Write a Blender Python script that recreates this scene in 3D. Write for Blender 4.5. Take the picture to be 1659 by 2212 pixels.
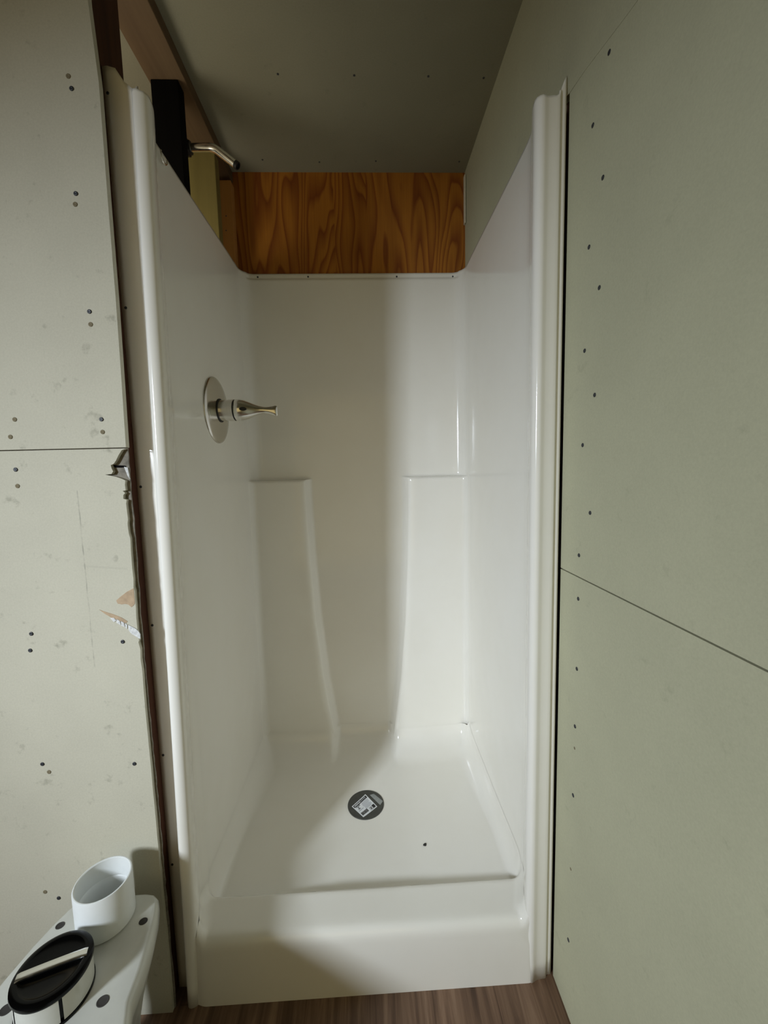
import bpy, bmesh, math, random
from mathutils import Vector, Matrix, noise
from mathutils.geometry import tessellate_polygon

random.seed(7)
for o in list(bpy.data.objects):
    bpy.data.objects.remove(o, do_unlink=True)
SC = bpy.context.scene
COL = SC.collection
PI = math.pi

# ------------------------------------------------------------------ camera
F_PX = 878.0
cam_d = bpy.data.cameras.new('camera')
cam_d.sensor_fit = 'HORIZONTAL'
cam_d.sensor_width = 36.0
cam_d.lens = F_PX / 1659.0 * 36.0
cam_d.clip_start = 0.01
cam = bpy.data.objects.new('camera', cam_d)
COL.objects.link(cam)
pitch, yaw, roll = 0.09916, -0.03789, -0.02453
fwd = Vector((-math.sin(yaw) * math.cos(pitch), math.cos(yaw) * math.cos(pitch), -math.sin(pitch)))
rt = Vector((math.cos(yaw), math.sin(yaw), 0))
up = rt.cross(fwd)
r2 = rt * math.cos(roll) + up * math.sin(roll)
u2 = -rt * math.sin(roll) + up * math.cos(roll)
m = Matrix((r2, u2, -fwd)).transposed().to_4x4()
m.translation = Vector((0.0300, -0.8636, 1.2480))
cam.matrix_world = m
SC.camera = cam

# ------------------------------------------------------------------ world, lights, exposure
SC.view_settings.view_transform = 'Standard'
SC.view_settings.look = 'None'
SC.view_settings.gamma = 1.0
SC.view_settings.use_curve_mapping = False
SC.view_settings.exposure = 0.0

world = bpy.data.worlds.new('world')
SC.world = world
world.use_nodes = True
world.node_tree.nodes['Background'].inputs[0].default_value = (0.55, 0.62, 0.75, 1)
world.node_tree.nodes['Background'].inputs[1].default_value = 0.02

WIN_X, WIN_Y, WIN_Z, WIN_W, WIN_H = -1.95, -2.05, 1.66, 0.40, 0.90  # assumed window, unseen; placement follows the shadow direction


def area(name, loc, target, sx, sy, power, color, spread=180):
    l = bpy.data.lights.new(name, 'AREA')
    l.shape = 'RECTANGLE'
    l.size, l.size_y = sx, sy
    l.energy = power
    l.color = color
    l.spread = math.radians(spread)
    o = bpy.data.objects.new(name, l)
    COL.objects.link(o)
    o.location = loc
    d = Vector(target) - Vector(loc)
    o.rotation_euler = d.to_track_quat('-Z', 'Y').to_euler()
    return o


# assumed daylight behind the camera at left, set from shadows; window itself unseen
area('assumed_daylight', (WIN_X + 0.14, WIN_Y + 0.05, WIN_Z), (0.07, 0.20, 0.60), 0.25, 0.46, 9.4, (0.90, 1.0, 1.12), 66)  # narrow spread chosen to leave the upper walls darker
# warm fill added behind the camera to lift and tint the shadows
area('warm_fill', (-0.65, -2.605, 1.15), (-0.65, 0.0, 1.15), 2.0, 2.0, 5.8, (1.0, 0.77, 0.32), 170)
# assumed hidden light beyond the open stud wall, added to brighten what shows there
pl = bpy.data.lights.new('assumed_gap_light', 'POINT')
pl.energy = 5.0
pl.color = (1.0, 0.95, 0.82)
pl.shadow_soft_size = 0.14
plo = bpy.data.objects.new('assumed_gap_light', pl)
COL.objects.link(plo)
plo.location = (-0.78, 0.16, 1.75)

# ------------------------------------------------------------------ materials
def mat(name, base=(0.8, 0.8, 0.8), rough=0.5, metal=0.0, ior=1.5, coat=0.0):
    mt = bpy.data.materials.new(name)
    mt.use_nodes = True
    b = mt.node_tree.nodes['Principled BSDF']
    b.inputs['Base Color'].default_value = (*base, 1)
    b.inputs['Roughness'].default_value = rough
    b.inputs['Metallic'].default_value = metal
    b.inputs['IOR'].default_value = ior
    b.inputs['Coat Weight'].default_value = coat
    return mt


class NT:
    """small helper for node graphs"""
    def __init__(self, mt):
        self.t = mt.node_tree
        self.b = mt.node_tree.nodes['Principled BSDF']

    def n(self, typ, **kw):
        nd = self.t.nodes.new(typ)
        for k, v in kw.items():
            setattr(nd, k, v)
        return nd

    def l(self, a, b):
        self.t.links.new(a, b)

    def coord(self, scale=(1, 1, 1)):
        tc = self.n('ShaderNodeTexCoord')
        mp = self.n('ShaderNodeMapping')
        mp.inputs['Scale'].default_value = scale
        self.l(tc.outputs['Object'], mp.inputs['Vector'])
        return mp.outputs['Vector']

    def noise(self, vec, scale, detail=4, rough=0.5, dist=0.0):
        nd = self.n('ShaderNodeTexNoise')
        nd.inputs['Scale'].default_value = scale
        nd.inputs['Detail'].default_value = detail
        nd.inputs['Roughness'].default_value = rough
        nd.inputs['Distortion'].default_value = dist
        self.l(vec, nd.inputs['Vector'])
        return nd.outputs['Fac']

    def ramp(self, fac, stops, interp='LINEAR'):
        r = self.n('ShaderNodeValToRGB')
        cr = r.color_ramp
        cr.interpolation = interp
        while len(cr.elements) < len(stops):
            cr.elements.new(0.5)
        for e, (p, c) in zip(cr.elements, stops):
            e.position = p
            e.color = (*c, 1) if len(c) == 3 else c
        self.l(fac, r.inputs['Fac'])
        return r.outputs['Color']

    def mix(self, fac, a, b, mode='MIX'):
        x = self.n('ShaderNodeMix', data_type='RGBA', blend_type=mode)
        if isinstance(fac, float):
            x.inputs['Factor'].default_value = fac
        else:
            self.l(fac, x.inputs['Factor'])
        for s, v in (('A', a), ('B', b)):
            i = [q for q in x.inputs if q.name == s and q.type == 'RGBA'][0]
            if isinstance(v, tuple):
                i.default_value = (*v, 1)
            else:
                self.l(v, i)
        return [q for q in x.outputs if q.type == 'RGBA'][0]

    def math(self, op, a, b=0.0, clamp=False):
        x = self.n('ShaderNodeMath', operation=op, use_clamp=clamp)
        for i, v in enumerate((a, b)):
            if isinstance(v, (int, float)):
                x.inputs[i].default_value = v
            else:
                self.l(v, x.inputs[i])
        return x.outputs[0]

    def bump(self, h, strength, dist=0.002):
        bp = self.n('ShaderNodeBump')
        bp.inputs['Strength'].default_value = strength
        bp.inputs['Distance'].default_value = dist
        self.l(h, bp.inputs['Height'])
        self.l(bp.outputs['Normal'], self.b.inputs['Normal'])


def drywall(name, base, scuff=0.25, scratch=False):
    mt = mat(name, base, 0.8, ior=1.35)
    g = NT(mt)
    v = g.coord()
    big = g.noise(v, 3.0, 3, 0.6)
    c = g.ramp(big, [(0.3, tuple(x * 0.9 for x in base)), (0.7, base)])
    sm = g.noise(v, 26.0, 6, 0.65)
    spots = g.ramp(sm, [(0.62, (1, 1, 1)), (0.74, (1 - scuff, 1 - scuff, 1 - scuff * 1.05))])
    c = g.mix(1.0, c, spots, 'MULTIPLY')
    fine = g.noise(v, 260.0, 3, 0.7)
    c = g.mix(1.0, c, g.ramp(fine, [(0.2, (0.90, 0.90, 0.89)), (0.8, (1.04, 1.04, 1.04))]), 'MULTIPLY')
    if scratch:                       # faint pencil lines drawn on the board
        tc = g.n('ShaderNodeTexCoord')
        sp = g.n('ShaderNodeSeparateXYZ')
        g.l(tc.outputs['Object'], sp.inputs[0])
        wob = g.math('MULTIPLY', g.noise(v, 14.0, 2), 0.003)
        dx = g.math('ABSOLUTE', g.math('ADD', g.math('SUBTRACT', sp.outputs['X'], -0.5595), wob))
        inx = g.math('LESS_THAN', dx, 0.0013)
        inz = g.math('MULTIPLY', g.math('GREATER_THAN', sp.outputs['Z'], 0.85), g.math('LESS_THAN', sp.outputs['Z'], 1.225))
        gap = g.ramp(g.noise(v, 60.0, 4), [(0.38, (0.03, 0.03, 0.03)), (0.66, (0.55, 0.55, 0.55))])
        f = g.math('MULTIPLY', g.math('MULTIPLY', inx, inz), gap)
        dz = g.math('ABSOLUTE', g.math('SUBTRACT', g.math('ADD', sp.outputs['Z'], g.math('MULTIPLY', sp.outputs['X'], 0.1)), 1.012))
        inz2 = g.math('LESS_THAN', dz, 0.0022)
        inx2 = g.math('MULTIPLY', g.math('GREATER_THAN', sp.outputs['X'], -0.565), g.math('LESS_THAN', sp.outputs['X'], -0.475))
        f2 = g.math('MULTIPLY', g.math('MULTIPLY', inz2, inx2), 0.10)
        f = g.math('MAXIMUM', f, f2)
        c = g.mix(f, c, (0.22, 0.21, 0.17))
    g.l(c, g.b.inputs['Base Color'])
    g.bump(fine, 0.12, 0.001)
    return mt


def lumber(name, a, b, axis=2, scale=1.0, rough=0.7):
    mt = mat(name, a, rough)
    g = NT(mt)
    s = [26 * scale] * 3
    s[axis] = 1.6 * scale
    v = g.coord(tuple(s))
    n1 = g.noise(v, 1.0, 5, 0.6, 0.4)
    c = g.ramp(n1, [(0.3, b), (0.7, a)])
    g.l(c, g.b.inputs['Base Color'])
    g.bump(n1, 0.25, 0.002)
    return mt


def plywood(name, light, dark):
    mt = mat(name, light, 0.62, ior=1.4)
    g = NT(mt)
    tc = g.n('ShaderNodeTexCoord')
    sp = g.n('ShaderNodeSeparateXYZ')
    g.l(tc.outputs['Object'], sp.inputs[0])
    x = sp.outputs['X']
    off = g.math('ADD', g.math('MULTIPLY', g.math('GREATER_THAN', x, -0.067), 3.7), g.math('MULTIPLY', g.math('GREATER_THAN', x, 0.053), 5.3))
    cb = g.n('ShaderNodeCombineXYZ')
    g.l(g.math('ADD', g.math('MULTIPLY', x, 7.5), off), cb.inputs[0])
    g.l(g.math('MULTIPLY', sp.outputs['Z'], 1.25), cb.inputs[2])
    h = g.noise(cb.outputs[0], 1.0, 1.5, 0.45, 0.25)
    rings = g.math('FRACT', g.math('MULTIPLY', h, 16.0))
    fine = g.noise(g.coord((160, 160, 5)), 1.0, 3, 0.6)
    rr = g.ramp(rings, [(0.0, dark), (0.28, tuple(0.55 * p + 0.45 * q for p, q in zip(light, dark))), (0.62, light), (0.88, light), (1.0, dark)])
    broad = g.ramp(g.noise(cb.outputs[0], 1.7, 2), [(0.3, (0.72, 0.66, 0.6)), (0.65, (1.05, 1.05, 1.05))])
    c = g.mix(0.8, rr, broad, 'MULTIPLY')
    c = g.mix(0.5, c, g.ramp(fine, [(0.3, (0.75, 0.72, 0.7)), (0.7, (1.1, 1.1, 1.1))]), 'MULTIPLY')
    g.l(c, g.b.inputs['Base Color'])
    return mt


def gelcoat_mat():
    mt = mat('white_gelcoat', (0.895, 0.872, 0.80), 0.13, ior=1.5)
    g = NT(mt)
    v = g.coord()
    wav = g.noise(v, 7.0, 1, 0.4)
    g.bump(wav, 0.10, 0.01)
    sm = g.ramp(g.noise(v, 5.0, 4, 0.6), [(0.35, (0.88, 0.854, 0.775)), (0.65, (0.895, 0.872, 0.80))])
    g.l(sm, g.b.inputs['Base Color'])
    return mt


def floor_mat():
    mt = mat('wood_look_vinyl', (0.2, 0.12, 0.08), 0.45)
    g = NT(mt)
    n1 = g.noise(g.coord((42, 2.2, 1)), 1.0, 6, 0.65, 0.5)
    n2 = g.noise(g.coord((9, 0.8, 1)), 1.0, 3, 0.5, 0.3)
    c = g.ramp(n1, [(0.3, (0.07, 0.035, 0.02)), (0.52, (0.22, 0.13, 0.08)), (0.72, (0.38, 0.25, 0.165))])
    c = g.mix(1.0, c, g.ramp(n2, [(0.3, (0.6, 0.55, 0.5)), (0.7, (1.1, 1.1, 1.1))]), 'MULTIPLY')
    br = g.n('ShaderNodeTexBrick')
    rot = g.n('ShaderNodeMapping')
    rot.inputs['Rotation'].default_value = (0, 0, PI / 2)
    tc = g.n('ShaderNodeTexCoord')
    g.l(tc.outputs['Object'], rot.inputs['Vector'])
    g.l(rot.outputs['Vector'], br.inputs['Vector'])
    br.inputs['Color1'].default_value = (1, 1, 1, 1)
    br.inputs['Color2'].default_value = (0.8, 0.78, 0.76, 1)
    br.inputs['Mortar'].default_value = (0.6, 0.55, 0.5, 1)
    br.inputs['Scale'].default_value = 1.0
    br.inputs['Brick Width'].default_value = 1.2
    br.inputs['Row Height'].default_value = 0.15
    br.inputs['Mortar Size'].default_value = 0.0012
    c = g.mix(1.0, c, br.outputs['Color'], 'MULTIPLY')
    g.l(c, g.b.inputs['Base Color'])
    return mt


def worn_white(name, base, rough, dirt=0.15, scale=30):
    mt = mat(name, base, rough)
    g = NT(mt)
    n1 = g.noise(g.coord(), scale, 5, 0.6)
    c = g.ramp(n1, [(0.35, base), (0.75, tuple(x * (1 - dirt) for x in base))])
    g.l(c, g.b.inputs['Base Color'])
    return mt


def brushed(name, base, rough):
    mt = mat(name, base, rough, 1.0)
    g = NT(mt)
    n1 = g.noise(g.coord(), 60, 3, 0.6)
    r = g.ramp(n1, [(0.3, (rough * 0.8,) * 3), (0.7, (rough * 1.3,) * 3)])
    g.l(r, g.b.inputs['Roughness'])
    return mt


M = {
    'board_left': drywall('ivory_wallboard', (0.60, 0.57, 0.455), 0.3, True),
    'board_right': drywall('greenish_wallboard', (0.54, 0.53, 0.37), 0.12),
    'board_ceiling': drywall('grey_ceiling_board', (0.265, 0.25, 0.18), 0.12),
    'board_beyond_studs': drywall('cream_board_beyond', (0.62, 0.60, 0.50), 0.1),
    'gypsum': worn_white('grey_gypsum', (0.26, 0.235, 0.19), 0.95, 0.5, 90),
    'gypsum_white': worn_white('white_gypsum', (0.82, 0.82, 0.80), 0.95, 0.45, 160),
    'kraft': worn_white('torn_kraft_paper', (0.52, 0.38, 0.245), 0.9, 0.25, 70),
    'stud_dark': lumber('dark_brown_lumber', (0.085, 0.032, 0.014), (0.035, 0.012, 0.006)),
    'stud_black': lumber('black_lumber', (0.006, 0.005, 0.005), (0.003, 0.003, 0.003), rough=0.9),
    'stud_pale': lumber('pale_pine_lumber', (0.24, 0.19, 0.055), (0.17, 0.13, 0.035)),
    'stud_orange': lumber('orange_pine_lumber', (0.50, 0.24, 0.06), (0.40, 0.17, 0.035)),
    'plate': lumber('brown_pine_lumber', (0.13, 0.080, 0.036), (0.085, 0.048, 0.020), axis=1),
    'ply': plywood('orange_plywood', (0.43, 0.165, 0.018), (0.24, 0.065, 0.008)),
    'gel': gelcoat_mat(),
    'floor': floor_mat(),
    'chrome': brushed('polished_chrome', (0.82, 0.81, 0.78), 0.2),
    'chrome_worn': brushed('satin_chrome', (0.72, 0.70, 0.66), 0.18),
    'rubber': worn_white('black_rubber', (0.010, 0.010, 0.011), 0.5, 0.3, 50),
    'gloss_black': worn_white('glossy_black_plastic', (0.0015, 0.0015, 0.0015), 0.18, 0.3, 50),
    'screw': worn_white('dark_screw_steel', (0.035, 0.038, 0.045), 0.45, 0.4, 400),
    'rust': worn_white('rusty_dimple', (0.24, 0.20, 0.12), 0.9, 0.4, 300),
    'pvc': worn_white('white_pvc', (0.82, 0.84, 0.82), 0.35, 0.05, 20),
    'china': worn_white('white_vitreous_china', (0.66, 0.66, 0.60), 0.16, 0.12, 14),
    'drain': worn_white('dark_grey_drain_metal', (0.070, 0.070, 0.062), 0.5, 0.35, 70),
    'hole': worn_white('hole_shade', (0.05, 0.045, 0.04), 0.9, 0.3, 60),
    'paper': worn_white('white_sticker_paper', (0.82, 0.84, 0.86), 0.5, 0.04, 40),
    'ink': worn_white('black_ink', (0.015, 0.015, 0.018), 0.5, 0.2, 100),
    'ink_grey': worn_white('grey_fine_print', (0.36, 0.38, 0.42), 0.6, 0.2, 200),
    'tape': worn_white('cloudy_tape', (0.36, 0.38, 0.37), 0.4, 0.35, 120),
    'dirt': worn_white('black_dirt', (0.03, 0.028, 0.025), 0.8, 0.4, 300),
    'tan_wall': drywall('tan_rear_wall', (0.20, 0.14, 0.08), 0.1),
    'edge': worn_white('cream_strip', (0.75, 0.70, 0.55), 0.9, 0.15, 60),
    'frame': worn_white('assumed_window_white', (0.7, 0.7, 0.66), 0.5, 0.1, 20),
}


M['stud_black'].node_tree.nodes['Principled BSDF'].inputs['Specular IOR Level'].default_value = 0.05
M['gloss_black'].node_tree.nodes['Principled BSDF'].inputs['Specular IOR Level'].default_value = 0.16
M['stud_dark'].node_tree.nodes['Principled BSDF'].inputs['Specular IOR Level'].default_value = 0.2


# ------------------------------------------------------------------ object helpers
def thing(name, label, cat, loc=(0, 0, 0), group=None):
    o = bpy.data.objects.new(name, None)
    o.empty_display_size = 0.05
    COL.objects.link(o)
    o.location = loc
    o['label'] = label
    o['category'] = cat
    if group:
        o['group'] = group
    return o


def base_of(p):
    v = Vector((0, 0, 0))
    while p:
        v = v + p.location
        p = p.parent
    return v


def obj(name, bm, mt, parent=None, smooth=False, angle=None):
    """link a bmesh given in world coordinates as one mesh object under parent"""
    if parent:
        bmesh.ops.translate(bm, verts=bm.verts, vec=-base_of(parent))
    me = bpy.data.meshes.new(name)
    bm.to_mesh(me)
    bm.free()
    me.materials.append(mt)
    if smooth:
        for p in me.polygons:
            p.use_smooth = True
        if angle:
            me.set_sharp_from_angle(angle=math.radians(angle))
    o = bpy.data.objects.new(name, me)
    COL.objects.link(o)
    if parent:
        o.parent = parent
    return o


def struct(name, bm, mt, **kw):
    o = obj(name, bm, mt, None, **kw)
    o['kind'] = 'structure'
    return o


def add_box(bm, x0, x1, y0, y1, z0, z1, bevel=0.0):
    r = bmesh.ops.create_cube(bm, size=1.0)
    vs = r['verts']
    for v in vs:
        v.co = Vector(((x0 + x1) / 2 + v.co.x * (x1 - x0), (y0 + y1) / 2 + v.co.y * (y1 - y0), (z0 + z1) / 2 + v.co.z * (z1 - z0)))
    if bevel:
        es = list({e for v in vs for e in v.link_edges})
        bmesh.ops.bevel(bm, geom=es, offset=bevel, segments=2, affect='EDGES', profile=0.5)
    return bm


def box(*a, **k):
    return add_box(bmesh.new(), *a, **k)


def loft(bm, rings, close=True, cap0=False, cap1=False):
    vr = [[bm.verts.new(p) for p in r] for r in rings]
    n = len(vr[0])
    for a, b in zip(vr, vr[1:]):
        for i in range(n if close else n - 1):
            j = (i + 1) % n
            bm.faces.new((a[i], a[j], b[j], b[i]))
    if cap0:
        bm.faces.new(list(reversed(vr[0])))
    if cap1:
        bm.faces.new(vr[-1])
    bmesh.ops.recalc_face_normals(bm, faces=bm.faces)
    return bm


def axis_frame(d):
    d = Vector(d).normalized()
    a = Vector((0, 0, 1)) if abs(d.z) < 0.9 else Vector((1, 0, 0))
    e1 = d.cross(a).normalized()
    e2 = d.cross(e1).normalized()
    return d, e1, e2


def lathe(bm, origin, axis, prof, n=48, sc=(1, 1), cap0=True, cap1=True):
    """prof: list of (t along axis, radius)"""
    d, e1, e2 = axis_frame(axis)
    o = Vector(origin)
    rings = [[o + d * t + (e1 * math.cos(2 * PI * k / n) * sc[0] + e2 * math.sin(2 * PI * k / n) * sc[1]) * r for k in range(n)] for t, r in prof]
    return loft(bm, rings, True, cap0, cap1)


def tube(bm, pts, rad, n=16, cap=True):
    pts = [Vector(p) for p in pts]
    rings = []
    prev = None
    for i, p in enumerate(pts):
        d = (pts[min(i + 1, len(pts) - 1)] - pts[max(i - 1, 0)]).normalized()
        if prev is None:
            _, e1, e2 = axis_frame(d)
        else:
            e1 = (prev - d * prev.dot(d)).normalized()
            e2 = d.cross(e1)
        prev = e1
        r = rad[i] if isinstance(rad, (list, tuple)) else rad
        rings.append([p + (e1 * math.cos(2 * PI * k / n) + e2 * math.sin(2 * PI * k / n)) * r for k in range(n)])
    return loft(bm, rings, True, cap, cap)


def poly_xz(bm, pts, y0, y1):
    """polygon in the xz plane, extruded from y0 to y1"""
    f = [bm.verts.new((x, y0, z)) for x, z in pts]
    b = [bm.verts.new((x, y1, z)) for x, z in pts]
    n = len(pts)
    for tri in tessellate_polygon([[v.co for v in f]]):
        try:
            bm.faces.new([f[k] for k in tri])
            bm.faces.new([b[k] for k in reversed(tri)])
        except ValueError:
            pass
    for i in range(n):
        bm.faces.new((f[i], b[i], b[(i + 1) % n], f[(i + 1) % n]))
    bmesh.ops.recalc_face_normals(bm, faces=bm.faces)
    return bm


def smooth01(t):
    t = max(0.0, min(1.0, t))
    return t * t * (3 - 2 * t)


def lin(a, b, n):
    return [a + (b - a) * i / (n - 1) for i in range(n)]


def copy_part(src, parent, loc):
    c = src.copy()
    COL.objects.link(c)
    c.parent = parent
    c.location = Vector(loc) - base_of(parent)
    return c


# ------------------------------------------------------------------ setting: floor, ceiling, walls
CEIL = 2.35
struct('floor', box(-1.95, 0.47, -2.6, 1.0, -0.06, 0.0), M['floor'])
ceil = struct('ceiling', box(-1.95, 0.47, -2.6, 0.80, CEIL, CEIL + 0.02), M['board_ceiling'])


def screw_mesh(name, r, h, mt, seed):
    rng = random.Random(seed)
    bm = bmesh.new()
    n = 14
    prof = [(0, 1.0), (0.55, 1.0), (0.9, 0.8), (1.0, 0.45), (0.7, 0.28)]
    rings = [[Vector((math.cos(2 * PI * k / n) * r * q * (1 + 0.06 * math.sin(3 * k + seed)), -t * h, math.sin(2 * PI * k / n) * r * q)) for k in range(n)] for t, q in prof]
    loft(bm, rings, True, True, True)
    me = bpy.data.meshes.new(name)
    bm.to_mesh(me)
    bm.free()
    me.materials.append(mt)
    for p in me.polygons:
        p.use_smooth = True
    return me


SCREW = screw_mesh('screw_head', 0.0042, 0.0016, M['screw'], 1)
DIMPLE = screw_mesh('rusty_dimple', 0.0042, 0.0010, M['rust'], 2)
SMALL = screw_mesh('small_screw_head', 0.0031, 0.0014, M['screw'], 3)


def screw_at(parent, loc, me=SCREW, rot=(0, 0, 0), sc=1.0, name='screw'):
    o = bpy.data.objects.new(name, me)
    COL.objects.link(o)
    o.parent = parent
    o.location = Vector(loc) - base_of(parent)
    o.rotation_euler = rot
    o.scale = (sc, sc, sc)
    return o


for x, y in ((-0.187, 0.386), (0.024, 0.387), (0.232, 0.387), (0.390, 0.390), (-0.308, 0.697), (-0.110, 0.707), (0.091, 0.701), (0.391, 0.702)):
    screw_at(ceil, (x, y, CEIL), SMALL, (PI / 2, 0, 0), 1.0)

# left wall: two boards facing the camera, the lower one with a broken edge
YL = -0.012
wl = bpy.data.objects.new('wall_left', None)
COL.objects.link(wl)
wl['kind'] = 'structure'
rng = random.Random(3)
upper_edge = [(-0.456, 2.118), (-0.449, 1.980), (-0.451, 1.779), (-0.452, 1.593), (-0.454, 1.461), (-0.457, 1.3095)]
obj('upper_panel', poly_xz(bmesh.new(), [(-1.95, 1.3095), (-1.95, CEIL), (-0.458, CEIL)] + upper_edge, YL, 0.0), M['board_left'], wl)
notch = [(-0.4575, 1.3072), (-0.466, 1.3040), (-0.473, 1.294), (-0.479, 1.2835), (-0.484, 1.277), (-0.490, 1.2745), (-0.489, 1.268), (-0.4865, 1.262), (-0.490, 1.2565), (-0.503, 1.2555),
         (-0.489, 1.2525), (-0.481, 1.2505), (-0.472, 1.2470), (-0.4640, 1.2430), (-0.4655, 1.234), (-0.4650, 1.2225), (-0.471, 1.2215), (-0.4665, 1.2175), (-0.4705, 1.213), (-0.471, 1.2055), (-0.4648, 1.2035)]
jag = []
z = 1.195
while z > 0.93:
    jag.append((-0.4655 + rng.uniform(-0.0016, 0.0014), z))
    z -= rng.uniform(0.008, 0.022)
jag += [(-0.4660, 0.918), (-0.4640, 0.905), (-0.4660, 0.900)]
z = 0.885
while z > 0.03:
    jag.append((-0.4640 + rng.uniform(-0.0008, 0.0010) + 0.003 * smooth01((0.9 - z) / 0.9), z))
    z -= rng.uniform(0.02, 0.05)
obj('lower_panel', poly_xz(bmesh.new(), [(-1.95, 0.0), (-1.95, 1.3072)] + notch + jag + [(-0.4615, 0.0)], YL, -0.0035), M['board_left'], wl)
core = [(-1.2, 0.0), (-1.2, 1.3093), (-0.459, 1.3093), (-0.4585, 1.29)]
z = 1.28
while z > 0.03:
    core.append((-0.4590 + rng.uniform(-0.0012, 0.0012) - 0.0025 * smooth01((1.2 - z) / 0.3) + 0.003 * smooth01((0.9 - z) / 0.5), z))
    z -= rng.uniform(0.012, 0.03)
core.append((-0.459, 0.0))
obj('gypsum_core', poly_xz(bmesh.new(), core, -0.0034, 0.0), M['gypsum'], wl)
# dark crack and white crumb in the broken corner
obj('crack', poly_xz(bmesh.new(), [(-0.492, 1.2765), (-0.486, 1.2745), (-0.470, 1.2735), (-0.4645, 1.2725), (-0.4645, 1.2700), (-0.474, 1.2690), (-0.487, 1.2695)], -0.0040, -0.0030), M['stud_black'], wl)
obj('white_crumb', poly_xz(bmesh.new(), [(-0.4675, 1.2705), (-0.4605, 1.2690), (-0.4595, 1.2560), (-0.4585, 1.2455), (-0.4620, 1.2520), (-0.4650, 1.2620)], -0.0060, -0.0032), M['gypsum_white'], wl)
# torn kraft patch and the white gouge below it
obj('torn_paper_patch', poly_xz(bmesh.new(), [(-0.4660, 1.0180), (-0.480, 1.0110), (-0.494, 1.0010), (-0.5035, 0.9930), (-0.5010, 0.9860), (-0.4930, 0.9840), (-0.4860, 0.9850), (-0.4790, 0.9830), (-0.4740, 0.9775), (-0.4700, 0.9800), (-0.4660, 0.9850)], YL - 0.0006, YL + 0.0004), M['kraft'], wl)
gouge = bmesh.new()
poly_xz(gouge, [(-0.5400, 0.9745), (-0.5290, 0.9700), (-0.5130, 0.9640), (-0.4960, 0.9560), (-0.4840, 0.9470), (-0.4880, 0.9430), (-0.5010, 0.9485), (-0.5160, 0.9560), (-0.5290, 0.9650)], YL - 0.0006, YL + 0.0004)
obj('torn_paper_edge', gouge, M['kraft'], wl)
gw = bmesh.new()
for q in ([(-0.5190, 0.9560), (-0.5110, 0.9560), (-0.5060, 0.9500), (-0.5120, 0.9470)], [(-0.5055, 0.9530), (-0.4995, 0.9490), (-0.4985, 0.9400), (-0.5065, 0.9450)],
          [(-0.4975, 0.9490), (-0.4915, 0.9450), (-0.4905, 0.9350), (-0.4970, 0.9385)], [(-0.4895, 0.9440), (-0.4850, 0.9400), (-0.4860, 0.9310), (-0.4890, 0.9335)],
          [(-0.4835, 0.9400), (-0.4765, 0.9360), (-0.4700, 0.9320), (-0.4640, 0.9260), (-0.4600, 0.9180), (-0.4610, 0.9080), (-0.4680, 0.9130), (-0.4780, 0.9200), (-0.4830, 0.9280)]):
    poly_xz(gw, q, YL - 0.0014, YL + 0.0004)
obj('white_gouge', gw, M['gypsum_white'], wl)
for x, z in ((-0.499, 1.970), (-0.509, 1.788), (-0.504, 1.573), (-0.500, 1.366), (-0.677, 1.270), (-0.689, 0.892), (-0.683, 0.928), (-0.498, 0.903), (-0.691, 0.636), (-0.497, 0.626), (-0.689, 0.314)):
    screw_at(wl, (x, YL, z), SCREW)
for x, z in ((-0.503, 1.991), (-0.512, 1.769), (-0.504, 1.549), (-0.500, 1.341), (-0.668, 1.369), (-0.680, 1.335), (-0.677, 1.237), (-0.679, 0.617), (-0.717, 0.331)):
    screw_at(wl, (x, YL, z), DIMPLE, (0, 1.0, 0), 1.05, 'screw_dimple')

# right wall: side wall of two boards with an open joint, and the upper board running on over the shower
XR = 0.4525
wr = bpy.data.objects.new('wall_right', None)
COL.objects.link(wr)
wr['kind'] = 'structure'


def poly_yz(bm, pts, x0, x1, bend=0.0):
    """polygon in the yz plane extruded in x"""
    f = [bm.verts.new((x0 - bend * max(0, y), y, z)) for y, z in pts]
    b = [bm.verts.new((x1, y, z)) for y, z in pts]
    n = len(pts)
    for tri in tessellate_polygon([[v.co for v in f]]):
        try:
            bm.faces.new([f[k] for k in tri])
            bm.faces.new([b[k] for k in reversed(tri)])
        except ValueError:
            pass
    for i in range(n):
        bm.faces.new((f[i], b[i], b[(i + 1) % n], f[(i + 1) % n]))
    bmesh.ops.recalc_face_normals(bm, faces=bm.faces)
    return bm


obj('lower_panel', poly_yz(bmesh.new(), [(-2.6, 0.0), (0.006, 0.0), (0.006, 1.0235), (-2.6, 1.0235)], XR, XR + 0.013), M['board_right'], wr)
obj('middle_panel', poly_yz(bmesh.new(), [(-2.6, 1.0262), (0.006, 1.0262), (0.006, 1.9865), (-0.05, 1.9765), (-0.18, 1.9425), (-2.6, 1.40)], XR, XR + 0.013), M['board_right'], wr)
obj('upper_panel', poly_yz(bmesh.new(), [(-2.6, 1.4003), (-0.18, 1.9429), (-0.05, 1.9769), (0.006, 1.9869), (0.045, 1.9990), (0.046, 1.60), (0.772, 1.60), (0.772, CEIL), (0.0, CEIL), (-2.6, CEIL)], XR - 0.0002, XR + 0.013, 0.037), M['board_right'], wr)
obj('pale_strip', box(0.4185, 0.4225, 0.738, 0.755, 2.165, 2.332), M['edge'], wr)  # thin cream strip in the back right corner
bk = box(XR + 0.013, XR + 0.016, -2.6, 0.8, 0.0, CEIL)
obj('backing', bk, M['stud_dark'], wr)
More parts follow.
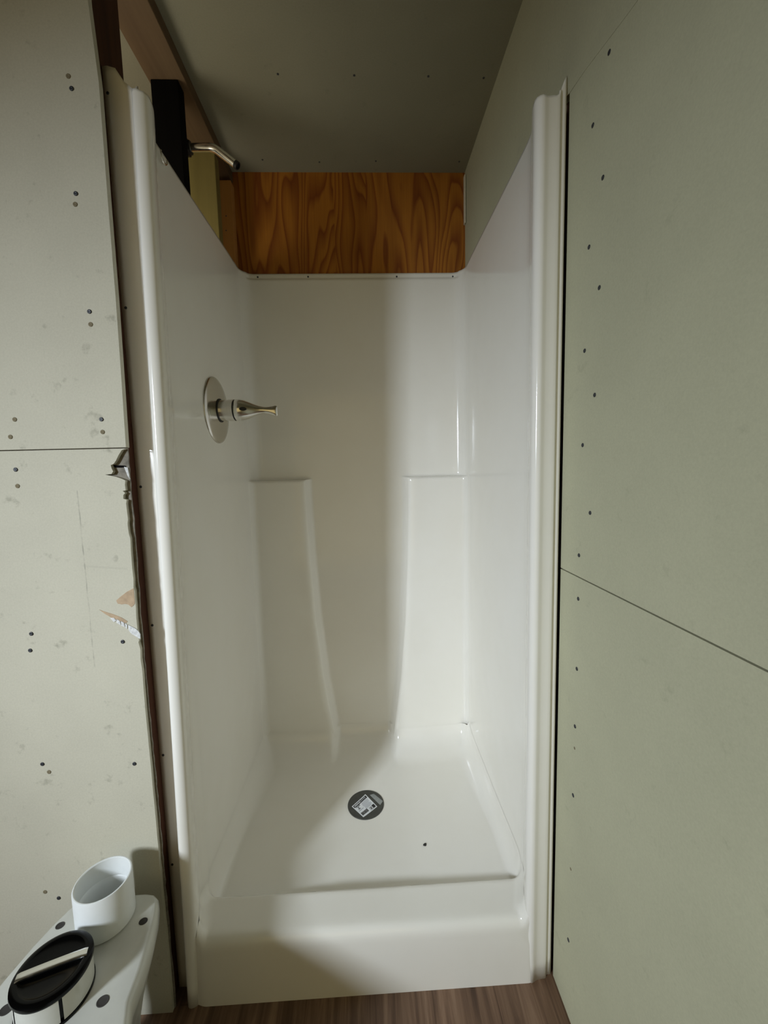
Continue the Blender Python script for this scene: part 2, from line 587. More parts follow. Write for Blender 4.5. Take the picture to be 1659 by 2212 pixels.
for y, z in ((-0.084, 1.858), (-0.121, 1.746), (-0.081, 1.653), (-0.119, 1.565), (-0.074, 1.469), (-0.113, 1.379), (-0.075, 1.290), (-0.108, 1.160), (-0.071, 1.070), (-0.072, 0.980), (-0.073, 0.831),
             (-0.071, 0.703), (-0.070, 0.545), (-0.064, 0.188), (-0.130, 1.934), (-0.087, 2.048), (-0.034, 2.012)):
    screw_at(wr, (XR, y, z), SCREW, (0, 0, -PI / 2), 0.95)
for y, z in ((-0.071, 0.654), (-0.067, 0.367)):
    screw_at(wr, (XR, y, z), DIMPLE, (0, 0, -PI / 2), 0.7, 'screw_dimple')

# plywood back wall above the shower
wb = struct('wall_back', box(-1.1, 0.425, 0.757, 0.772, 0.0, CEIL), M['ply'])
obj('pale_strip', box(-0.4415, -0.4365, 0.748, 0.756, 2.283, 2.335), M['edge'], wb)  # thin cream strip in the back left corner
# rest of the room, behind the camera
rw = bmesh.new()
add_box(rw, -1.95, -1.66, -2.62, -2.6, 0, CEIL)
add_box(rw, 0.36, 0.47, -2.62, -2.6, 0, CEIL)
add_box(rw, -1.66, 0.36, -2.62, -2.6, 2.16, CEIL)
add_box(rw, -1.66, 0.36, -2.62, -2.6, 0, 0.14)
struct('wall_rear', rw, M['tan_wall'])  # its wide opening is made up to hold the added warm fill
wf = bmesh.new()
x0, x1 = WIN_X - 0.10, WIN_X
add_box(wf, x0, x1, -2.6, WIN_Y - WIN_W / 2, 0, CEIL)
add_box(wf, x0, x1, WIN_Y + WIN_W / 2, 0.0, 0, CEIL)
add_box(wf, x0, x1, WIN_Y - WIN_W / 2, WIN_Y + WIN_W / 2, 0, WIN_Z - WIN_H / 2)
add_box(wf, x0, x1, WIN_Y - WIN_W / 2, WIN_Y + WIN_W / 2, WIN_Z + WIN_H / 2, CEIL)
struct('wall_side', wf, M['tan_wall'])  # its opening holds the assumed window
wn = bmesh.new()
for s in (-1, 1):
    yy = WIN_Y + s * (WIN_W / 2 + 0.015)
    add_box(wn, WIN_X - 0.002, WIN_X + 0.012, yy - 0.02, yy + 0.02, WIN_Z - WIN_H / 2 - 0.035, WIN_Z + WIN_H / 2 + 0.035)
    zz = WIN_Z + s * (WIN_H / 2 + 0.015)
    add_box(wn, WIN_X - 0.002, WIN_X + 0.0118, WIN_Y - WIN_W / 2 + 0.005, WIN_Y + WIN_W / 2 - 0.005, zz - 0.02, zz + 0.02)
struct('assumed_window', wn, M['frame'])  # frame of the assumed window, none is seen
# pale wall seen through the stud gap; the space around it is assumed
struct('wall_beyond_studs', box(-1.02, -1.0, 0.0, 0.757, 0, CEIL), M['board_beyond_studs'])


# ------------------------------------------------------------------ stud framing on the left of the shower
def stud(label, x0, x1, y0, y1, z0, z1, mt, group='framing lumber left of the shower', name='wall_stud'):
    o = obj(name, box(x0, x1, y0, y1, z0, z1, bevel=0.002), mt)
    o['label'] = label
    o['category'] = 'stud'
    o['group'] = group
    return o


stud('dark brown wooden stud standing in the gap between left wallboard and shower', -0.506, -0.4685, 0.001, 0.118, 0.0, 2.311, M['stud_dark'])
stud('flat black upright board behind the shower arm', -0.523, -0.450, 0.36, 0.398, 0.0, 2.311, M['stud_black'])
stud('pale yellowish upright stud behind the bent shower arm', -0.536, -0.4455, 0.61, 0.648, 0.0, 2.311, M['stud_pale'])
corner = stud('orange pine corner stud beside the plywood back panel', -0.4830, -0.4290, 0.717, 0.756, 0.0, 2.297, M['stud_orange'])
for x, z in ((-0.452, 2.176), (-0.455, 2.127)):
    screw_at(corner, (x, 0.717, z), SMALL, (0, 0, 0), 0.7, 'nail')
o = stud('brown horizontal top plate beam running along the ceiling left of the shower', -0.530, -0.432, 0.001, 0.757, 2.312, 2.349, M['plate'], name='top_plate')
o['category'] = 'beam'

# ------------------------------------------------------------------ shower stall
stall = thing('shower_stall', 'white moulded one-piece shower stall between the left and right wallboards', 'shower', (0, 0.37, 0))
CX = -0.012


def wcol(z):
    t = [(0.0, 0.085), (0.205, 0.1115), (0.41, 0.1415), (0.67, 0.1655), (0.92, 0.1785), (1.10, 0.184), (1.235, 0.186), (2.1, 0.186)]
    for (a, va), (b, vb) in zip(t, t[1:]):
        if z <= b:
            return va + (vb - va) * (z - a) / (b - a)
    return 0.186


def ledge_t(z):
    """0 below the corner shelves, 1 above"""
    t = [(0.0, 0.0), (1.2130, 0.0), (1.2190, 0.03), (1.2225, 0.12), (1.2240, 0.3), (1.2255, 0.75), (1.2275, 0.93), (1.232, 1.0), (3, 1.0)]
    for (a, va), (b, vb) in zip(t, t[1:]):
        if z <= b:
            return va + (vb - va) * (z - a) / (b - a)
    return 1.0


WS, YB, YC, RU, RC = 0.4135, 0.744, 0.700, 0.046, 0.026


def back_half(z):
    """right half of the back and side wall, from the middle outwards: x relative to the middle"""
    w = wcol(z)
    lt = ledge_t(z)
    low = []
    for x in lin(0, w - 0.012, 14):
        low.append((x, YB))
    for k in range(1, 5):                       # concave foot of the column side
        a = k / 4
        low.append((w - 0.012 + 0.012 * a, YB - 0.006 * a * a))
    for k in range(1, 4):                       # slanted side face
        a = k / 3
        low.append((w + 0.012 * a, YB - 0.006 - 0.026 * a))
    for k in range(1, 9):                       # rounded nose
        a = k / 8 * PI / 2 * 0.92
        low.append((w + 0.012 + 0.030 * (1 - math.cos(a)) , YB - 0.032 - 0.012 * math.sin(a)))
    xs = low[-1][0]
    for x in lin(xs, WS - RC, 16)[1:]:
        low.append((x, YC))
    upp = []
    nb = len(low)
    for x, y in low:
        upp.append((x * (WS - RU) / (WS - RC), YB))
    for k in range(1, 13):
        a = k / 12 * PI / 2
        low.append((WS - RC + RC * math.sin(a), YC - RC * (1 - math.cos(a))))
        upp.append((WS - RU + RU * math.sin(a), YB - RU * (1 - math.cos(a))))
    for k in range(1, 21):
        y0, y1 = YC - RC, 0.125
        low.append((WS, y0 + (y1 - y0) * k / 20))
        y0 = YB - RU
        upp.append((WS, y0 + (y1 - y0) * k / 20))
    return [(a[0] + (b[0] - a[0]) * lt, a[1] + (b[1] - a[1]) * lt) for a, b in zip(low, upp)]


LIP = [(0.413, 0.118), (0.412, 0.102), (0.409, 0.086), (0.404, 0.072), (0.398, 0.058), (0.392, 0.044), (0.3875, 0.031), (0.3845, 0.019), (0.3830, 0.009), (0.3845, 0.001), (0.389, -0.004), (0.3945, -0.0065)]
FL_R = [(0.400, -0.0050), (0.405, -0.0025), (0.410, -0.0010), (0.418, 0.000), (0.424, 0.0005), (0.430, 0.001), (0.4325, 0.0020), (0.4345, 0.0040), (0.4355, 0.0060), (0.4362, 0.0075), (0.438, 0.0082), (0.443, 0.0085), (0.4475, 0.0085)]
FL_L = [(0.400, -0.0078), (0.405, -0.0070), (0.4090, -0.0045), (0.4108, 0.000), (0.4115, 0.006), (0.4120, 0.013), (0.4130, 0.024), (0.416, 0.0310), (0.423, 0.0338), (0.434, 0.0345), (0.445, 0.0350), (0.457, 0.0355), (0.4677, 0.0355)]


def lean(z):
    return 0.014 * (z - 1.15) / 0.8


def plan(z):
    """whole plan section from left flange round the back to right flange: (x, y, zone) """
    h = back_half(z)
    shift = (0.0 - CX)
    pts = []
    for x, y in reversed(FL_L):
        k = 1 - smooth01((x - 0.41) / 0.05)
        pts.append((-x + lean(z) * k, y, 'F'))
    for x, y in reversed(LIP):
        k = smooth01((0.118 - y) / 0.05)
        pts.append((-x + lean(z) * k - 0.003 * (1 - k), y, 'L'))
    for x, y in reversed(h[1:]):
        wgt = 1 - smooth01((x - 0.25) / 0.15)
        pts.append((-x + CX * wgt - 0.003 * (1 - wgt), y, 'W'))
    for x, y in h:
        wgt = 1 - smooth01((x - 0.25) / 0.15)
        pts.append((x + CX * wgt, y, 'W'))
    for x, y in LIP:
        pts.append((x, y, 'L'))
    for x, y in FL_R:
        pts.append((x, y, 'F'))
    return pts


zrows = lin(0.0, 0.19, 5) + [0.205] + lin(0.24, 1.20, 34) + [1.210, 1.2130, 1.2165, 1.2190, 1.2208, 1.2225, 1.2233, 1.2240, 1.2248, 1.2255, 1.2265, 1.2275, 1.2295, 1.232, 1.24] + lin(1.27, 1.93, 26) + [1.950, 1.960, 1.9660, 1.9690, 1.9715, 1.9745, 1.980, 1.9865]


def ztop(x, y, zone):
    if zone == 'F':
        ax = abs(x)
        if x > 0:
            return 1.974 + 0.004 * smooth01((ax - 0.40) / 0.02) + 0.044 * smooth01((ax - 0.426) / 0.024)
        if ax < 0.4165:
            return 1.976 + 0.034 * smooth01(y / 0.030)
        return 2.010 + 0.042 * smooth01((ax - 0.413) / 0.036)
    if zone == 'L':
        return 1.974 + 0.009 * smooth01((y + 0.01) / 0.10)
    return 1.986


sb = bmesh.new()
rows = []
for j, z in enumerate(zrows):
    row = []
    for x, y, zone in plan(z):
        zz = z
        if z > 1.93:
            zt = ztop(x, y, zone)
            if zone == 'W':
                zt = 1.983 + 0.0095 * smooth01((y - 0.1) / 0.6)
            zz = 1.93 + (z - 1.93) * (zt - 1.93) / (1.9865 - 1.93)
        yy = y
        if zone == 'W' and y > 0.735 and z > 1.9655:           # set-back nailing lip along the back
            yy = y + 0.006 * smooth01((z - 1.9655) / 0.006)
        row.append(sb.verts.new((x, yy, zz)))
    rows.append(row)
for a, b in zip(rows, rows[1:]):
    for i in range(len(a) - 1):
        sb.faces.new((a[i], a[i + 1], b[i + 1], b[i]))
bmesh.ops.recalc_face_normals(sb, faces=sb.faces)
surround = obj('surround', sb, M['gel'], stall, smooth=True)
# make sure the face normals look into the stall, then thicken outwards
me = surround.data
mid = me.polygons[len(me.polygons) // 2]
if mid.normal.y > 0:
    me.flip_normals()
md = surround.modifiers.new('thickness', 'SOLIDIFY')
md.thickness = 0.0035
md.offset = -1.0

# shower pan with raised threshold
DRX, DRY = -0.008, 0.428


def lip_x(y, side):
    if y > 0.118:
        return WS
    a = LIP
    best = 0.382
    for (xa, ya), (xb, yb) in zip(a, a[1:]):
        if yb <= y <= ya:
            best = xb + (xa - xb) * (y - yb) / (ya - yb)
    if y < 0.009:
        best = 0.383
    return best


def back_y(x):
    """inner face of the back wall at pan height"""
    h = back_half(0.205)
    ax = abs(x - CX)
    for (xa, ya), (xb, yb) in zip(h, h[1:]):
        if xa <= ax <= xb and xb > xa:
            return ya + (yb - ya) * (ax - xa) / (xb - xa)
    return h[-21][1]


def pan_z(x, y, d_side, d_back):
    r = math.hypot(x - DRX, y - DRY)
    zf = 0.112 + 0.045 * max(0.0, r - 0.06)
    if y < 0.135:
        thr = 0.1665 - 0.0015 * smooth01((y - 0.02) / 0.07)
        k = smooth01((y - 0.098) / 0.024)
        zf = thr * (1 - k) + zf * k
    on_thr = 1 - smooth01((y - 0.09) / 0.05)
    rh, rv = 0.030 + 0.045 * smooth01((y - 0.25) / 0.45), 0.080 * (1 - on_thr) + 0.034 * on_thr
    cs = cb = 0.0
    if d_side < rh:
        q = (rh - d_side) / rh
        cs = rv * (1 - math.sqrt(max(0.0, 1 - q * q)))
    rb = 0.110
    if d_back < rb:
        q = (rb - d_back) / rb
        cb = 0.080 * (1 - math.sqrt(max(0.0, 1 - q * q)))
    return zf + (cs ** 2.0 + cb ** 2.0) ** 0.5 if cs + cb > 0 else zf


pb = bmesh.new()
NS = 150
svals = []
for i in range(NS + 1):
    u = -1 + 2 * i / NS
    svals.append(math.copysign(1 - (1 - abs(u)) ** 2.3, u))
tvals = []
NT_ = 170
for i in range(NT_ + 1):
    u = i / NT_
    tvals.append(u)
front_prof = [(-0.006, 0.0), (-0.005, 0.05), (-0.004, 0.10), (-0.003, 0.135), (-0.002, 0.146), (0.000, 0.153), (0.003, 0.1585), (0.0075, 0.1630), (0.013, 0.1655), (0.019, 0.1665)]
prows = []
for y, z in front_prof:
    row = []
    for s in svals:
        k = smooth01((z - 0.10) / 0.05)
        x = s * (0.432 * (1 - k) + 0.3865 * k) if s > 0 else s * (0.428 * (1 - k) + 0.400 * k)
        yy = y + 0.010 * smooth01((abs(x) - 0.385) / 0.045)
        dz = 0.0
        d = 0.384 - x if s > 0 else 0.397 + x
        if z > 0.10 and d < 0.02:
            dz = 0.022 * ((0.02 - d) / 0.02) ** 2 * k
        row.append(pb.verts.new((x, yy, z + dz)))
    prows.append(row)
for t in tvals[1:]:
    te = 1 - (1 - t) ** 1.8
    row = []
    for s in svals:
        x = s * WS
        for _ in range(2):
            yb = back_y(max(-WS, min(WS, x))) - 0.0005
            y = 0.019 + (yb - 0.019) * te
            lx = lip_x(y, s)
            if s < 0:
                kk = smooth01((0.118 - y) / 0.05)
                lx += -lean(0.19) * kk + 0.003 * (1 - kk)
            x = s * (lx - 0.0004)
        d_side = (lx - 0.0004) - abs(x)
        row.append(pb.verts.new((x, y, pan_z(x, y, d_side, yb - y))))
    prows.append(row)
for a, b in zip(prows, prows[1:]):
    for i in range(len(a) - 1):
        pb.faces.new((a[i], a[i + 1], b[i + 1], b[i]))
bmesh.ops.recalc_face_normals(pb, faces=pb.faces)
pan = obj('shower_pan', pb, M['gel'], stall, smooth=True)
if pan.data.polygons[len(pan.data.polygons) // 2].normal.z < 0:
    pan.data.flip_normals()

# fixing screws of the stall
for z in (2.003, 1.598, 1.228, 0.919, 0.609, 0.331):
    screw_at(stall, (-0.4600, 0.0355, z), SMALL, (0, 0, 0), 0.95, 'flange_screw')
for x, z in ((-0.359, 1.9815), (-0.172, 1.9815), (0.161, 1.980), (0.375, 1.979)):
    screw_at(stall, (x, 0.750, z), SMALL, (0, 0, 0), 1.05, 'flange_screw')

# ------------------------------------------------------------------ drain with its sticker
dr = thing('shower_drain', 'round dark grey drain cover with a paper sticker in the shower floor', 'drain', (DRX, DRY, 0.1125))
lathe_bm = bmesh.new()
lathe(lathe_bm, (DRX, DRY, 0.1105), (0, 0, 1), [(0.0, 0.0620), (0.0030, 0.0620), (0.0040, 0.0605), (0.0036, 0.0580)], 64)
obj('rim', lathe_bm, M['drain'], dr, smooth=True, angle=40)
lathe_bm = bmesh.new()
lathe(lathe_bm, (DRX, DRY, 0.1125), (0, 0, 1), [(0.0, 0.0582), (0.0012, 0.0582), (0.0018, 0.055), (0.0018, 0.010)], 64)
obj('cover_plate', lathe_bm, M['drain'], dr, smooth=True, angle=40)
ZS = 0.1146
P_L, P_T, P_B, P_R = Vector((-0.056, 0.420, ZS)), Vector((-0.010, 0.470, ZS)), Vector((-0.016, 0.374, ZS)), Vector((0.031, 0.414, ZS))


def stk(u, v, h=0.0):
    p = P_L * (1 - u) * (1 - v) + P_T * u * (1 - v) + P_B * (1 - u) * v + P_R * u * v
    p.z += h + 0.0022 * (abs(u - 0.5) * 2) ** 3 * 0.3
    return p


def stk_patch(bm, u0, u1, v0, v1, h, nu=6, nv=2):
    g = [[bm.verts.new(stk(u0 + (u1 - u0) * i / nu, v0 + (v1 - v0) * j / nv, h)) for i in range(nu + 1)] for j in range(nv + 1)]
    b = [[bm.verts.new(stk(u0 + (u1 - u0) * i / nu, v0 + (v1 - v0) * j / nv, h - 0.0003)) for i in range(nu + 1)] for j in range(nv + 1)]
    for q, fl in ((g, 1), (b, 0)):
        for j in range(nv):
            for i in range(nu):
                f = (q[j][i], q[j][i + 1], q[j + 1][i + 1], q[j + 1][i])
                bm.faces.new(tuple(reversed(f)) if fl else f)
    for i in range(nu):
        bm.faces.new((g[0][i], g[0][i + 1], b[0][i + 1], b[0][i]))
        bm.faces.new((g[nv][i + 1], g[nv][i], b[nv][i], b[nv][i + 1]))
    for j in range(nv):
        bm.faces.new((g[j + 1][0], g[j][0], b[j][0], b[j + 1][0]))
        bm.faces.new((g[j][nu], g[j + 1][nu], b[j + 1][nu], b[j][nu]))


bm = bmesh.new()
stk_patch(bm, 0, 1, 0, 1, 0.0, 10, 8)
sticker = obj('sticker', bm, M['paper'], dr)
sticker['label'] = 'white printed paper sticker'
bm = bmesh.new()
stk_patch(bm, 0.05, 0.95, 0.055, 0.215, 0.0003, 10, 3)
obj('header_bar', bm, M['ink'], sticker)
bm = bmesh.new()
rg = random.Random(5)
u = 0.10
while u < 0.50:                                # small white lettering in the bar, too fine to read
    w = rg.uniform(0.018, 0.034)
    stk_patch(bm, u, u + w, 0.10, 0.165, 0.0005, 1, 1)
    u += w + 0.014
for u in (0.57, 0.66, 0.75, 0.83):
    stk_patch(bm, u, u + 0.05, 0.085, 0.10, 0.0005, 1, 1)
    stk_patch(bm, u, u + 0.018, 0.10, 0.18, 0.0005, 1, 1)
obj('header_lettering', bm, M['paper'], sticker)
bm = bmesh.new()
for v in (0.27, 0.32, 0.37, 0.42, 0.47, 0.52, 0.57, 0.62, 0.67):
    a, b = 0.44 + rg.uniform(0, 0.05), 0.93 - rg.uniform(0, 0.10)
    stk_patch(bm, a, b, v, v + 0.018, 0.0003, 3, 1)
stk_patch(bm, 0.08, 0.40, 0.53, 0.56, 0.0003, 2, 1)
obj('fine_print', bm, M['ink_grey'], sticker)
bm = bmesh.new()
u = 0.06
while u < 0.50:
    w = rg.choice((0.010, 0.016, 0.026))
    stk_patch(bm, u, u + w, 0.70, 0.90, 0.0003, 1, 1)
    u += w + rg.choice((0.008, 0.012))
obj('barcode', bm, M['ink'], sticker)
bm = bmesh.new()
stk_patch(bm, 0.80, 0.95, 0.74, 0.94, 0.0003, 2, 2)
for a in (0.60, 0.76):
    stk_patch(bm, a, a + 0.014, 0.76, 0.95, 0.0003, 1, 1)
stk_patch(bm, 0.60, 0.78, 0.76, 0.775, 0.0003, 1, 1)
stk_patch(bm, 0.60, 0.78, 0.935, 0.95, 0.0003, 1, 1)
stk_patch(bm, 0.66, 0.72, 0.80, 0.91, 0.0003, 1, 1)
obj('approval_mark', bm, M['ink'], sticker)
tcv = bpy.data.curves.new('size_text', 'FONT')
tcv.body = '2"'
tcv.size = 0.021
tcv.extrude = 0.0001
tcv.materials.append(M['ink'])
tmp = bpy.data.objects.new('size_text_source', tcv)
to = bpy.data.objects.new('size_text', bpy.data.meshes.new_from_object(tmp))
bpy.data.objects.remove(tmp)
COL.objects.link(to)
to.parent = sticker
uu = (P_T - P_L).normalized()
vv = (P_L - P_B).normalized()
vv = (vv - uu * vv.dot(uu)).normalized()
mm = Matrix((uu, vv, uu.cross(vv))).transposed().to_4x4()
mm.translation = stk(0.12, 0.47, 0.0006) - base_of(sticker)
to.matrix_local = mm
bm = bmesh.new()
T4 = [Vector((0.006, 0.466, 0.1149)), Vector((0.020, 0.470, 0.1149)), Vector((0.051, 0.436, 0.1149)), Vector((0.041, 0.420, 0.1149))]
top = [bm.verts.new(p) for p in T4]
bot = [bm.verts.new(p - Vector((0, 0, 0.0006))) for p in T4]
bm.faces.new(top)
bm.faces.new(list(reversed(bot)))
for i in range(4):
    bm.faces.new((top[i], bot[i], bot[(i + 1) % 4], top[(i + 1) % 4]))
bmesh.ops.recalc_face_normals(bm, faces=bm.faces)
obj('tape_strip', bm, M['tape'], dr)

# dark crumb on the shower floor
bm = bmesh.new()
bmesh.ops.create_icosphere(bm, subdivisions=2, radius=0.0048)
for v in bm.verts:
    v.co = v.co * (1 + 0.5 * noise.noise(v.co * 300))
    v.co = Vector((v.co.x * 1.15 + v.co.y * 0.3, v.co.y * 0.9, v.co.z * 0.5))
bmesh.ops.translate(bm, verts=bm.verts, vec=(0.172, 0.256, 0.1215))
o = obj('dirt_crumb', bm, M['dirt'], smooth=True)
o['label'] = 'tiny black crumb of dirt lying on the white shower floor'
o['category'] = 'crumb'

# ------------------------------------------------------------------ shower valve
VX, VY, VZ = -0.4165, 0.392, 1.441
va = thing('shower_valve', 'chrome shower valve with round plate and lever on the left shower wall', 'faucet', (VX, VY, VZ))
bm = bmesh.new()
lathe(bm, (VX, VY, VZ), (1, 0, 0), [(-0.0015, 0.0965), (0.002, 0.0970), (0.0045, 0.0955), (0.0065, 0.0915), (0.0085, 0.084), (0.0105, 0.066), (0.0125, 0.045), (0.0135, 0.030)], 72)
obj('escutcheon', bm, M['chrome_worn'], va, smooth=True, angle=50)
bm = bmesh.new()
lathe(bm, (VX, VY, VZ), (1, 0, 0), [(0.012, 0.0310), (0.0145, 0.0310), (0.0150, 0.0305), (0.040, 0.0305), (0.0405, 0.0315), (0.0555, 0.0315), (0.0565, 0.030)], 48)
obj('sleeve', bm, M['chrome_worn'], va, smooth=True, angle=35)
bm = bmesh.new()
lathe(bm, (VX, VY, VZ), (1, 0, 0), [(0.013, 0.0345), (0.0150, 0.0345)], 48)  # thin black ring standing in for the shadow at the sleeve base
obj('black_ring', bm, M['rubber'], va, smooth=True, angle=35)
bm = bmesh.new()
lathe(bm, (VX, VY, VZ), (1, 0, 0), [(0.0560, 0.0308), (0.0595, 0.0308)], 48)
obj('black_ring', bm, M['rubber'], va, smooth=True, angle=35)
bm = bmesh.new()
rings = []
for t, ry, rz, dz in ((0.0590, 0.0300, 0.0300, 0), (0.0625, 0.0318, 0.0318, 0), (0.072, 0.0315, 0.0315, 0), (0.084, 0.0285, 0.0290, 0), (0.098, 0.0225, 0.0240, -0.0005), (0.112, 0.0170, 0.0180, -0.001), (0.126, 0.0125, 0.0130, -0.001),
                      (0.138, 0.0100, 0.0100, -0.001), (0.148, 0.0085, 0.0092, -0.0015), (0.158, 0.0075, 0.0105, -0.002), (0.168, 0.0068, 0.0130, -0.003), (0.176, 0.0060, 0.0150, -0.0035), (0.180, 0.0045, 0.0145, -0.004), (0.1815, 0.0015, 0.0120, -0.004)):
    rings.append([Vector((VX + t, VY + ry * math.cos(2 * PI * k / 40), VZ + dz + rz * math.sin(2 * PI * k / 40))) for k in range(40)])
loft(bm, rings, True, True, True)
lev = obj('lever', bm, M['chrome'], va, smooth=True, angle=60)
bm = bmesh.new()
d = Vector((0.15, -0.98, 0.05)).normalized()
lathe(bm, Vector((VX + 0.083, VY, VZ - 0.002)) + d * 0.0255, tuple(d), [(0, 0.0070), (0.0040, 0.0070), (0.0045, 0.0055), (0.0036, 0.0048)], 24, (1.5, 0.75))
obj('screw_slot', bm, M['ink'], lev, smooth=True, angle=40)

# ------------------------------------------------------------------ shower arm
AY, AZ = 0.421, 2.186
ar = thing('shower_pipe', 'bent chrome shower arm sticking out of the open stud wall', 'shower arm', (-0.465, AY, AZ))
bm = bmesh.new()
lathe(bm, (-0.490, AY, AZ), (1, 0, 0), [(0, 0.016), (0.006, 0.019), (0.020, 0.019), (0.022, 0.0215), (0.034, 0.0215), (0.036, 0.017), (0.041, 0.0165)], 8)
add_box(bm, -0.498, -0.470, AY - 0.012, AY + 0.03, AZ - 0.030, AZ + 0.024, bevel=0.003)
obj('threaded_fitting', bm, M['rubber'], ar)
pts = [(-0.452, AY, AZ), (-0.42, AY, AZ + 0.0005), (-0.400, AY, AZ + 0.0005)]
for k in range(1, 9):
    a = k / 8 * math.radians(37)
    pts.append((-0.400 + 0.045 * math.sin(a), AY, AZ + 0.0005 - 0.045 * (1 - math.cos(a))))
e = Vector(pts[-1])
dd = Vector((math.cos(math.radians(37)), 0, -math.sin(math.radians(37))))
for k in (0.02, 0.04, 0.058):
    pts.append(tuple(e + dd * k))
bm = bmesh.new()
tube(bm, pts, 0.0112, 20)
obj('bent_tube', bm, M['chrome'], ar, smooth=True, angle=50)
bm = bmesh.new()
q = Vector(pts[-1])
lathe(bm, q, tuple(dd), [(-0.001, 0.0100), (0.001, 0.0110), (0.009, 0.0110), (0.009, 0.0080), (0.004, 0.0075)], 24)
obj('threaded_end', bm, M['rubber'], ar, smooth=True, angle=40)

# small pale curved loop at the rim of the stall
bm = bmesh.new()
lp = []
for a in lin(PI * 0.86, PI * 1.93, 16):
    lp.append((-0.4100, 0.150 + 0.0155 * math.cos(a), 1.970 + 0.0165 * math.sin(a) + 0.3 * 0.0155 * math.cos(a)))
tube(bm, lp, 0.0022, 8)
o = obj('curved_loop', bm, M['chrome'], smooth=True)
o['label'] = 'small shiny curved loop at the left rim of the shower stall'
o['category'] = 'hook'

# ------------------------------------------------------------------ toilet bowl without tank
TX, TZ = -0.527, 0.360
tb = thing('toilet_bowl', 'white toilet bowl without tank or seat in the bottom left corner', 'toilet', (TX, -0.38, 0))
half = [(-0.052, 0.060), (-0.055, 0.076), (-0.063, 0.0865), (-0.075, 0.0925), (-0.10, 0.102), (-0.14, 0.1130), (-0.19, 0.122), (-0.235, 0.127), (-0.265, 0.140), (-0.30, 0.153), (-0.36, 0.170), (-0.43, 0.180), (-0.50, 0.178), (-0.57, 0.163), (-0.63, 0.135), (-0.67, 0.103), (-0.695, 0.065), (-0.705, 0.0)]


def outline(sc=1.0, dy=0.0, inset=0.0):
    pts = []
    for y, w in half:
        pts.append((max(0.0, w - inset) * sc, y))
    ring = [(TX + w, y) for w, y in pts] + [(TX - w, y) for w, y in reversed(pts[:-1])]
    cy = -0.38
    out = []
    for x, y in ring:
        yy = cy + (y - cy) * (1 - inset / 0.33) * (sc if dy == 0 else 1) + dy
        out.append((x, yy))
    return out


bm = bmesh.new()
rings = []
for z, sc, ins in ((0.0, 0.84, 0.0), (0.02, 0.84, 0.0), (0.05, 0.80, 0.0), (0.12, 0.78, 0.0), (0.18, 0.80, 0.0), (0.24, 0.86, 0.0), (0.29, 0.94, 0.0), (0.315, 0.985, 0.0), (0.325, 1.0, 0.0), (0.340, 1.0, 0.0), (0.350, 1.0, 0.0006), (0.3555, 1.0, 0.0025), (0.3585, 1.0, 0.005), (TZ, 1.0, 0.009)):
    rings.append([Vector((x, y if z > 0.2 else y, z)) for x, y in outline(sc, 0.0, ins)])
vr = [[bm.verts.new(p) for p in r] for r in rings]
n = len(vr[0])
for a, b in zip(vr, vr[1:]):
    for i in range(n):
        bm.faces.new((a[i], a[(i + 1) % n], b[(i + 1) % n], b[i]))
bm.faces.new(list(reversed(vr[0])))
inner = [bm.verts.new((TX + 0.118 * math.cos(2 * PI * k / 40), -0.475 + 0.165 * math.sin(2 * PI * k / 40), TZ)) for k in range(40)]
ie = [bm.edges.new((inner[k], inner[(k + 1) % 40])) for k in range(40)]
oe = [bm.edges.get((vr[-1][i], vr[-1][(i + 1) % n])) for i in range(n)]
bmesh.ops.triangle_fill(bm, edges=ie + oe, use_beauty=True)
prev = inner
for z, s in ((0.352, 1.03), (0.335, 1.10), (0.32, 1.08), (0.25, 0.85), (0.18, 0.55), (0.13, 0.3)):
    ring = [bm.verts.new((TX + 0.118 * s * math.cos(2 * PI * k / 40), -0.475 + 0.165 * s * math.sin(2 * PI * k / 40), z)) for k in range(40)]
    for k in range(40):
        bm.faces.new((prev[(k + 1) % 40], prev[k], ring[k], ring[(k + 1) % 40]))
    prev = ring
bm.faces.new(prev)
bmesh.ops.recalc_face_normals(bm, faces=bm.faces)
obj('china_body', bm, M['china'], tb, smooth=True, angle=45)
for x, y, r in ((-0.446, -0.112, 0.0072), (-0.610, -0.110, 0.0072), (-0.447, -0.236, 0.0088), (-0.605, -0.238, 0.0088)):
    bm = bmesh.new()
    lathe(bm, (x, y, TZ - 0.001), (0, 0, 1), [(0.0, r * 1.15), (0.0016, r * 1.12), (0.0019, r), (0.0014, r * 0.9), (0.0012, r * 0.5)], 24, (0.85, 1.0))
    obj('bolt_hole', bm, M['hole'], tb, smooth=True, angle=60)  # dark disc laid on the deck for the shaded inside of the hole

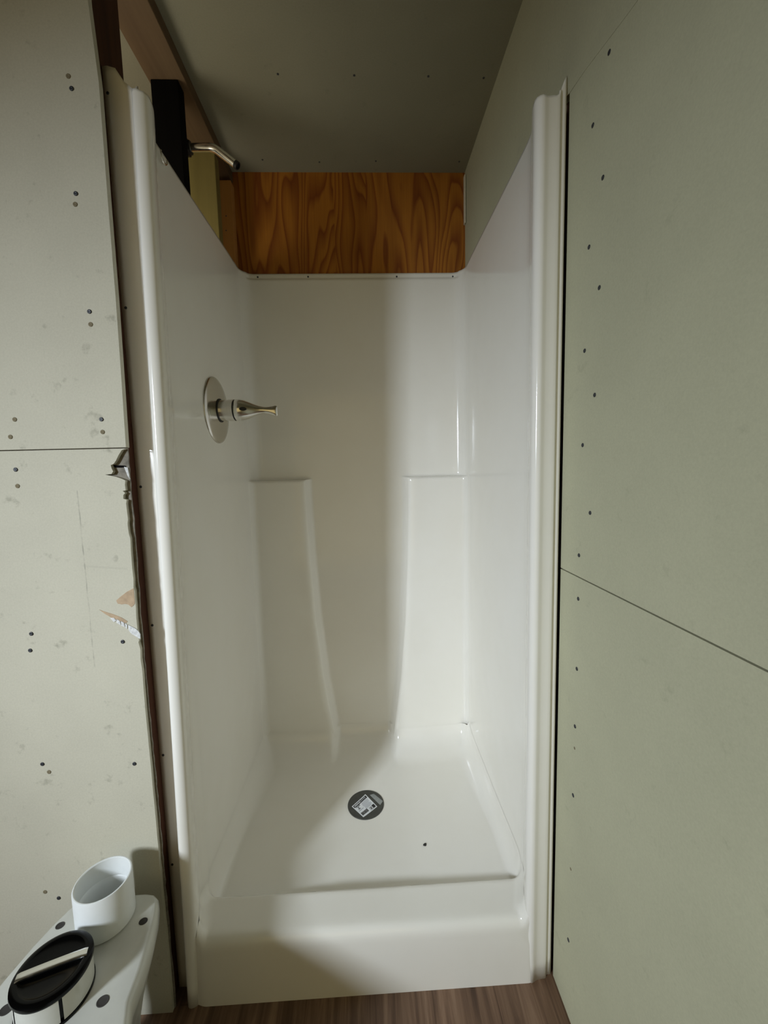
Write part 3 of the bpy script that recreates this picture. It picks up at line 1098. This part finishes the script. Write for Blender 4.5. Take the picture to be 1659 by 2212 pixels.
# white pvc coupling standing on the toilet deck
PX, PY, PZ = -0.523, -0.103, TZ
pc = thing('pvc_coupling', 'short open white plastic pipe coupling standing on the toilet deck', 'pipe fitting', (PX, PY, PZ))
bm = bmesh.new()
lathe(bm, (PX, PY, PZ), (0, 0, 1), [(0.0015, 0.0485), (0.003, 0.0505), (0.088, 0.0505), (0.090, 0.0495), (0.0903, 0.0478), (0.089, 0.0460), (0.050, 0.0452), (0.047, 0.0425), (0.040, 0.0420), (0.002, 0.0420), (0.0005, 0.0440), (0.0003, 0.0470), (0.0015, 0.0485)], 64, cap0=False, cap1=False)
obj('pipe_wall', bm, M['pvc'], pc, smooth=True, angle=40)

# round black topped fitting beside it
BX, BY = -0.533, -0.224
bf = thing('drain_fitting', 'round fitting with glossy black top and chrome crossbar on the toilet deck', 'fitting', (BX, BY, TZ))
bm = bmesh.new()
lathe(bm, (BX, BY, TZ), (0, 0, 1), [(0.0006, 0.050), (0.0006, 0.0560), (0.005, 0.0560), (0.006, 0.054)], 64)
obj('base_ring', bm, M['gloss_black'], bf, smooth=True, angle=40)
for a0, a1 in ((-118, -47), (-42, 92), (97, 237)):
    bm = bmesh.new()
    rings = []
    for t, r in ((0.006, 0.0535), (0.006, 0.0548), (0.048, 0.0548), (0.0495, 0.0535)):
        rings.append([Vector((BX + r * math.cos(math.radians(a)), BY + r * math.sin(math.radians(a)), TZ + t)) for a in lin(a0, a1, 24)])
    loft(bm, rings, False)
    obj('side_panel', bm, M['china'], bf, smooth=True, angle=40)
bm = bmesh.new()
lathe(bm, (BX, BY, TZ), (0, 0, 1), [(0.005, 0.0520), (0.048, 0.0520), (0.048, 0.0560), (0.052, 0.0578), (0.056, 0.0572), (0.0590, 0.0530), (0.0600, 0.0475), (0.0590, 0.0455), (0.0560, 0.040), (0.0545, 0.020)], 64)
obj('black_top', bm, M['gloss_black'], bf, smooth=True, angle=45)
bm = bmesh.new()
ang = math.radians(20)
ux, uy = math.cos(ang), math.sin(ang)
rings = []
for s in lin(-0.050, 0.050, 25):
    h = 0.0605 - 0.35 * s * s + (0.0012 if abs(s) < 0.046 else 0)
    w = 0.0068
    ring = []
    for k in range(12):
        a = 2 * PI * k / 12
        c, sn = math.cos(a), math.sin(a)
        ox = w * math.copysign(abs(c) ** 0.6, c)
        oz = 0.0030 * math.copysign(abs(sn) ** 0.6, sn)
        ring.append(Vector((BX + ux * s - uy * ox, BY + uy * s + ux * ox, TZ + h + oz)))
    rings.append(ring)
loft(bm, rings, True, True, True)
obj('crossbar', bm, M['chrome'], bf, smooth=True, angle=50)
